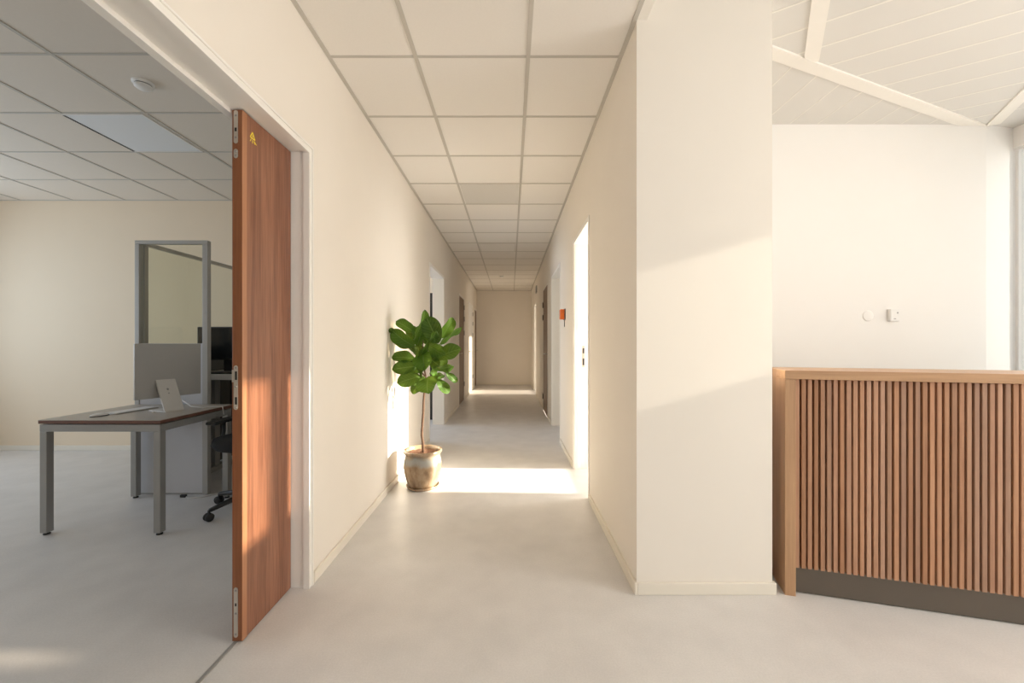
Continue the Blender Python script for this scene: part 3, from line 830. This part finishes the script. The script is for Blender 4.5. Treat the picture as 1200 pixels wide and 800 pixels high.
t = empty('ceiling_light', (-2.915, 3.206, HO))
tag(t, 'flat square white light panel set into the office ceiling grid', 'ceiling light')
MB().box(-0.275, 0.275, -0.275, 0.275, -0.006, -0.003).build('diffuser', M['light_panel'], t)
mb = MB()
for k in range(46):
    yy = -0.275 + k * 0.012
    mb.box(-0.292, -0.278, yy, yy + 0.006, -0.009, -0.003)
mb.build('air_slot', M['dark_grey'], t)
mb = MB().box(-0.29, 0.29, 0.276, 0.287, -0.008, 0).box(-0.29, 0.29, -0.287, -0.276, -0.008, 0).box(0.276, 0.29, -0.276, 0.276, -0.008, 0)
mb.build('trim_frame', M['white'], t)
t = empty('ceiling_light', (-0.2135, 4.04 + 0.2977, HC))
tag(t, 'square greyish light panel, unlit, in the middle row of corridor ceiling tiles', 'ceiling light')
MB().box(-0.292, 0.292, -0.278, 0.278, -0.004, 0).build('diffuser', plain('grey_diffuser', (0.70, 0.68, 0.64), 0.5, var=0.01), t)
for s in (-1, 1): MB().box(s * .294 - .002, s * .294 + .002, -0.28, 0.28, -0.006, 0).build('trim_rail', M['white'], t)
t = empty('air_grille', (-0.2135, 6.42 + 0.2977, HC))
tag(t, 'square slotted air grille in the corridor ceiling beyond the light panel', 'air grille')
mb = MB()
for k in range(9):
    yy = -0.25 + k * 0.06
    mb.box(-0.28, 0.28, yy, yy + 0.035, -0.008, -0.003)
mb.build('louvre', M['tile'], t)
MB().box(-0.285, 0.285, -0.27, 0.275, -0.003, 0).build('back_tray', M['tee'], t)

t = empty('wall_box', (XR, 9.70, 2.50))
tag(t, 'narrow grey box high on the right wall at the corridor end', 'box')
MB().box(-0.022, 0, -0.14, 0.14, -0.08, 0.08, bevel=0.004).build('housing', M['desk_metal'], t)

# ---------------------------------------------------------------- office furniture
# near desk
DX0, DX1, DY0, DY1, DZ = -3.0, -2.225, 2.60, 3.275, 0.735
t = empty('office_desk', ((DX0 + DX1) / 2, (DY0 + DY1) / 2, 0)); tag(t, 'grey topped desk on square metal legs carrying the silver computer', 'desk')
hx, hy = (DX1 - DX0) / 2, (DY1 - DY0) / 2
mb = MB().box(-hx, hx, -hy, hy, DZ - 0.004, DZ, mi=0).box(-hx, hx, -hy, hy, DZ - 0.024, DZ - 0.004, mi=1)
mb.build('tabletop', [M['desk_top'], M['desk_edge']], t)
mb = MB(); z0, z1, e = DZ - 0.075, DZ - 0.030, 0.044
mb.box(-hx + .004, hx - .004, -hy + .004, -hy + .004 + e, z0, z1, bevel=.002).box(-hx + .004, hx - .004, hy - .004 - e, hy - .004, z0, z1, bevel=.002)
mb.box(-hx + .004, -hx + .004 + e, -hy + .004 + e, hy - .004 - e, z0, z1).box(hx - .004 - e, hx - .004, -hy + .004 + e, hy - .004 - e, z0, z1)
for sx in (-1, 1):
    for sy in (-1, 1): mb.box(sx * (hx - .06) - .02, sx * (hx - .06) + .02, sy * (hy - .06) - .02, sy * (hy - .06) + .02, z1, DZ - .024)
mb.build('frame', M['desk_metal'], t)
for sx in (-1, 1):
    for sy in (-1, 1):
        cx, cy = sx * (hx - .004 - e / 2), sy * (hy - .004 - e / 2)
        lg = MB().box(cx - e / 2, cx + e / 2, cy - e / 2, cy + e / 2, 0.014, z0, bevel=.003).build('leg', M['desk_metal'], t)
        MB().lathe([(0, 0), (.018, 0), (.018, .006), (.008, .008), (.008, .015), (0, .015)], n=20, M=Matrix.Translation((cx, cy, 0))).build('foot', M['rubber'], lg)

# silver all-in-one computer, seen from behind
A = Vector((-2.594, 2.82)); B = Vector((-2.444, 3.225))
dd = (B - A).normalized(); cc = (A + B) / 2; w2 = (B - A).length / 2
t = empty('desktop_computer', (cc.x, cc.y, DZ), math.atan2(dd.y, dd.x))       # local x along the display, local -y = back (towards us)
tag(t, 'silver all in one computer on the grey desk, seen from behind', 'computer')
MB().box(-w2, w2, -0.006, 0.006, 0.094, 0.485, bevel=.003).build('display_shell', M['aluminium'], t)
MB().box(-w2 + .006, w2 - .006, 0.006, 0.0075, 0.16, 0.479).build('screen', M['screen'], t)
mb = MB()
q = 0.062
for z_, y_ in (): pass
prof_s = [(-0.010, 0.225), (-0.112, 0.006), (-0.118, 0.0), (-0.108, 0.0), (0.075, 0.0), (0.075, 0.005), (-0.100, 0.005), (-0.002, 0.215)]
Rp = Matrix(((0, 0, 1, 0), (1, 0, 0, 0), (0, 1, 0, 0), (0, 0, 0, 1)))
mb.prism(prof_s, -q - 0.03, q - 0.03, M=Rp)
mb.build('stand', M['alu_light'], t)
mb = MB()
def on_stand(s, x):   # point on the sloping plate
    a, b_ = Vector((-0.112, 0.006)), Vector((-0.010, 0.225)); p_ = a + (b_ - a) * s
    return Matrix.Translation((x, p_.x - 0.0005, p_.y)) @ Matrix.Rotation(math.atan2(0.219, 0.102), 4, 'X')
mb.lathe([(0, 0.0015), (0.007, 0.0012), (0.0075, -0.001)], n=20, M=on_stand(0.68, -0.035) @ Matrix.Scale(1.25, 4, (0, 1, 0)))
mb.lathe([(0, 0.0015), (0.0045, 0.0012), (0.005, -0.001)], n=20, M=on_stand(0.55, -0.035))
mb.build('logo', M['desk_metal'], t)
MB().tube([(-2.52, 3.14, DZ + .05), (-2.42, 3.10, DZ + .012), (-2.30, 3.06, DZ + .006), (-2.24, 3.12, DZ + .006), (-2.210, 3.14, DZ + .003), (-2.206, 3.15, DZ - .06)], 0.0035, 8).build('desk_cable', M['white_shell'], None)
o = bpy.data.objects['desk_cable']; tag(o, 'thin pale cable trailing over the desk from the silver computer', 'cable')

# keyboard, mouse, adapter
ka = math.radians(84)
t = empty('keyboard', (-2.735, 2.955, DZ), ka); tag(t, 'slim white keyboard lying on the grey desk', 'keyboard')
MB().box(-0.15, 0.15, -0.057, 0.057, 0, 0.007, bevel=.002).build('tray', M['aluminium'], t)
mb = MB()
for r in range(5):
    for c in range(14):
        mb.box(-0.145 + c * .0208, -0.145 + c * .0208 + .0175, -0.052 + r * .021, -0.052 + r * .021 + .0175, .007, .0095)
mb.build('keys', M['white'], t)
t = empty('computer_mouse', (-2.755, 2.745, DZ), math.radians(75)); tag(t, 'small pale mouse on a dark base on the grey desk', 'mouse')
mb = MB().lathe([(0, 0.020), (0.012, 0.0195), (0.022, 0.016), (0.029, 0.010), (0.030, 0.006)], n=28, M=Matrix.Scale(1.75, 4, (1, 0, 0)))
mb.build('shell', M['white'], t)
MB().lathe([(0.030, 0.006), (0.029, 0.0), (0, 0.0)], n=28, M=Matrix.Scale(1.75, 4, (1, 0, 0))).build('base', M['dark_grey'], t)
t = MB().box(-0.008, 0.008, -0.011, 0.011, 0, 0.008, bevel=.003).build('charging_plug', M['white'], None, Vector((-2.517, 2.89, DZ)))
t.data.transform(Matrix.Identity(4)); tag(t, 'tiny white plug lying on the desk in front of the computer', 'plug')

# partition screens
t = empty('partition_screen', (-2.745, 3.33, 0)); tag(t, 'grey framed screen with clear top standing behind the computer desk', 'screen')
W_ = 0.295; Hh = 2.055
for s in (-1, 1):
    MB().box(s * W_ - (.044 if s > 0 else 0), s * W_ + (0 if s > 0 else .036), -.02, .02, 0.0, Hh - .03, bevel=.003).build('post', M['frame_grey'], t)
MB().box(-W_, W_, -.02, .02, Hh - .0295, Hh, bevel=.003).build('top_rail', M['frame_grey'], t)
MB().box(-W_ + .036, W_ - .044, -.014, .014, 0.012, 1.222, bevel=.002).build('solid_panel', M['panel_grey'], t)
MB().box(-W_ + .036, W_ - .044, -.004, .004, 1.222, Hh - .03).build('glass_panel', M['partition_glass'], t)
MB().box(-W_ + .036, W_ - .044, -.014, .014, 0, 0.012).build('bottom_rail', M['desk_metal'], t)
t = empty('partition_screen', (-3.02, 4.02, 0)); tag(t, 'long grey framed screen with clear top running back to the office wall', 'screen')
for y_ in (-0.66, 0.62):
    MB().box(-.018, .018, y_, y_ + .036, 0, Hh - .03, bevel=.003).build('post', M['frame_grey'], t)
MB().box(-.018, .018, -.66, .656, Hh - .0295, Hh, bevel=.003).build('top_rail', M['frame_grey'], t)
MB().box(-.013, .013, -.624, .62, 0.012, 1.20, bevel=.002).build('solid_panel', M['dark_grey'], t)
MB().box(-.004, .004, -.624, .62, 1.20, Hh - .03).build('glass_panel', M['partition_glass'], t)

# second workplace behind the screen
t = empty('standing_desk', (-2.50, 3.95, 0)); tag(t, 'raised white desk behind the screen, carrying the black monitor', 'desk')
MB().box(-.47, .50, -.33, .33, .898, .948, bevel=.003).build('tabletop', M['white_shell'], t)
for s in (-.36, .40):
    lg = MB().box(s - .035, s + .035, -.035, .035, .05, .898, bevel=.003).build('leg', M['frame_grey'], t)
    MB().box(s - .04, s + .04, -.30, .30, 0, .05, bevel=.004).build('foot', M['frame_grey'], lg)
MB().box(-.40, .45, .28, .30, .30, .895, bevel=.002).build('modesty_panel', M['dark_grey'], t)
MB().box(-.452, -.30, -.31, -.15, .80, .8975, bevel=.004).build('control_box', M['black_plastic'], t)
t = empty('computer_monitor', (-2.675, 3.86, .948)); tag(t, 'black monitor on the raised white desk, partly behind the screen post', 'monitor')
MB().box(-.265, .265, -.02, .02, .118, .430, bevel=.005).build('display_shell', M['black_plastic'], t)
MB().box(-.255, .255, -.0215, -.0195, .130, .420).build('screen', M['screen'], t)
MB().box(-.045, .045, .02, .05, .012, .28, bevel=.004).build('stand', M['black_plastic'], t)
MB().box(-.12, .12, -.06, .11, 0, .012, bevel=.004).build('base', M['black_plastic'], t)
t = MB().box(-.15, .17, .0, .16, 0, .088, bevel=.004).build('storage_box', M['white_shell'], None, (-2.42, 3.99, .948))
tag(t, 'pale low box on the raised white desk under the black monitor', 'box')
t = empty('keyboard', (-2.53, 3.71, .948)); tag(t, 'black keyboard on the raised white desk below the black monitor', 'keyboard')
MB().box(-.21, .21, -.06, .06, 0, .016, bevel=.004).build('tray', M['black_plastic'], t)
mb = MB()
for r in range(5):
    for c in range(18): mb.box(-.202 + c * .0225, -.202 + c * .0225 + .018, -.054 + r * .0215, -.054 + r * .0215 + .0175, .016, .020)
mb.build('keys', M['dark_grey'], t)

# office chair, mostly behind the walnut door leaf
t = empty('office_chair', (-1.935, 3.08, 0)); tag(t, 'black swivel office chair half hidden by the walnut door', 'chair')
mb = MB().lathe([(0, .455), (.16, .447), (.235, .46), (.262, .49), (.25, .525), (.18, .54), (0, .535)], n=40, M=Matrix.Scale(1.0, 4, (0, 1, 0)))
mb.build('seat', M['black_fabric'], t)
MB().tube([(0, 0, .09), (0, 0, .30), (0, 0, .45)], [.03, .026, .022], 16).build('gas_column', M['steel'], t)
bs = MB().lathe([(0, .12), (.045, .12), (.05, .07), (0, .07)], n=24).build('base_hub', M['black_plastic'], t)
for k in range(5):
    a = math.radians(-118 + 72 * k)
    dx, dy = math.cos(a), math.sin(a)
    MB().tube([(dx * .03, dy * .03, .10), (dx * .16, dy * .16, .095), (dx * .295, dy * .295, .072)], [.022, .019, .014], 10).build('base_arm', M['black_plastic'], t)
    cs = MB()
    for s in (-1, 1):
        Mx = Matrix.Translation((dx * .30 - dy * .014 * s, dy * .30 + dx * .014 * s, .028)) @ Matrix.Rotation(a, 4, 'Z') @ Matrix.Rotation(math.pi / 2, 4, 'X')
        cs.lathe([(0, -.009), (.022, -.009), (.028, -.005), (.028, .005), (.022, .009), (0, .009)], n=20, M=Mx)
    cs.tube([(dx * .30, dy * .30, .028), (dx * .30, dy * .30, .075)], .007, 8)
    cs.build('caster', M['rubber'], t)
for s in (-1, 1):
    ar = MB().tube([(s * .20, .0, .47), (s * .235, .0, .49), (s * .235, .02, .56), (s * .235, .02, .632)], .012, 10).build('armrest', M['black_plastic'], t)
    MB().box(s * .235 - .04, s * .235 + .04, -.12, .13, .628, .652, bevel=.009, seg=3).build('arm_pad', M['black_plastic'], ar)
mb = MB()
mb.tube([(.0, .18, .47), (.0, .27, .50), (.0, .29, .62), (.0, .285, .75)], [.02, .02, .018, .016], 10)
mb.build('back_support', M['black_plastic'], t)
mb = MB().box(-.21, .21, -.025, .025, -.24, .26, bevel=.022, seg=3, M=Matrix.Translation((0, .27, .83)) @ Matrix.Rotation(math.radians(-6), 4, 'X'))
mb.build('backrest', M['black_fabric'], t)

# cable on the office floor near the screen
t = MB().tube([(-2.60, 3.27, .004), (-2.53, 3.22, .004), (-2.44, 3.25, .004), (-2.36, 3.35, .004), (-2.28, 3.36, .004), (-2.18, 3.42, .004)], .004, 8).build('floor_cable', M['white_shell'], None)
tag(t, 'pale power cable lying on the office floor below the screen', 'cable')
t = MB().box(-.022, .022, -.012, .012, 0, .022, bevel=.004).build('cable_plug', M['black_plastic'], None, (-2.60, 3.255, 0))
tag(t, 'small black cable plug on the office floor by the screen', 'plug')

# black cabinet in the side office, seen as a dark strip through the second doorway
t = empty('tall_cabinet', (-1.66, 6.80, 0)); tag(t, 'tall black cabinet glimpsed through the side office doorway behind the plant', 'cabinet')
MB().box(-.45, .44, -.25, .25, .04, 2.03, bevel=.004).build('body', M['black_plastic'], t)
MB().box(-.44, -.002, -.268, -.251, .06, 2.01, bevel=.002).build('door', M['black_plastic'], t)
MB().box(.002, .43, -.268, -.251, .06, 2.01, bevel=.002).build('door', M['black_plastic'], t)
MB().box(-.43, .42, -.23, .23, 0, .04).build('plinth', M['rubber'], t)
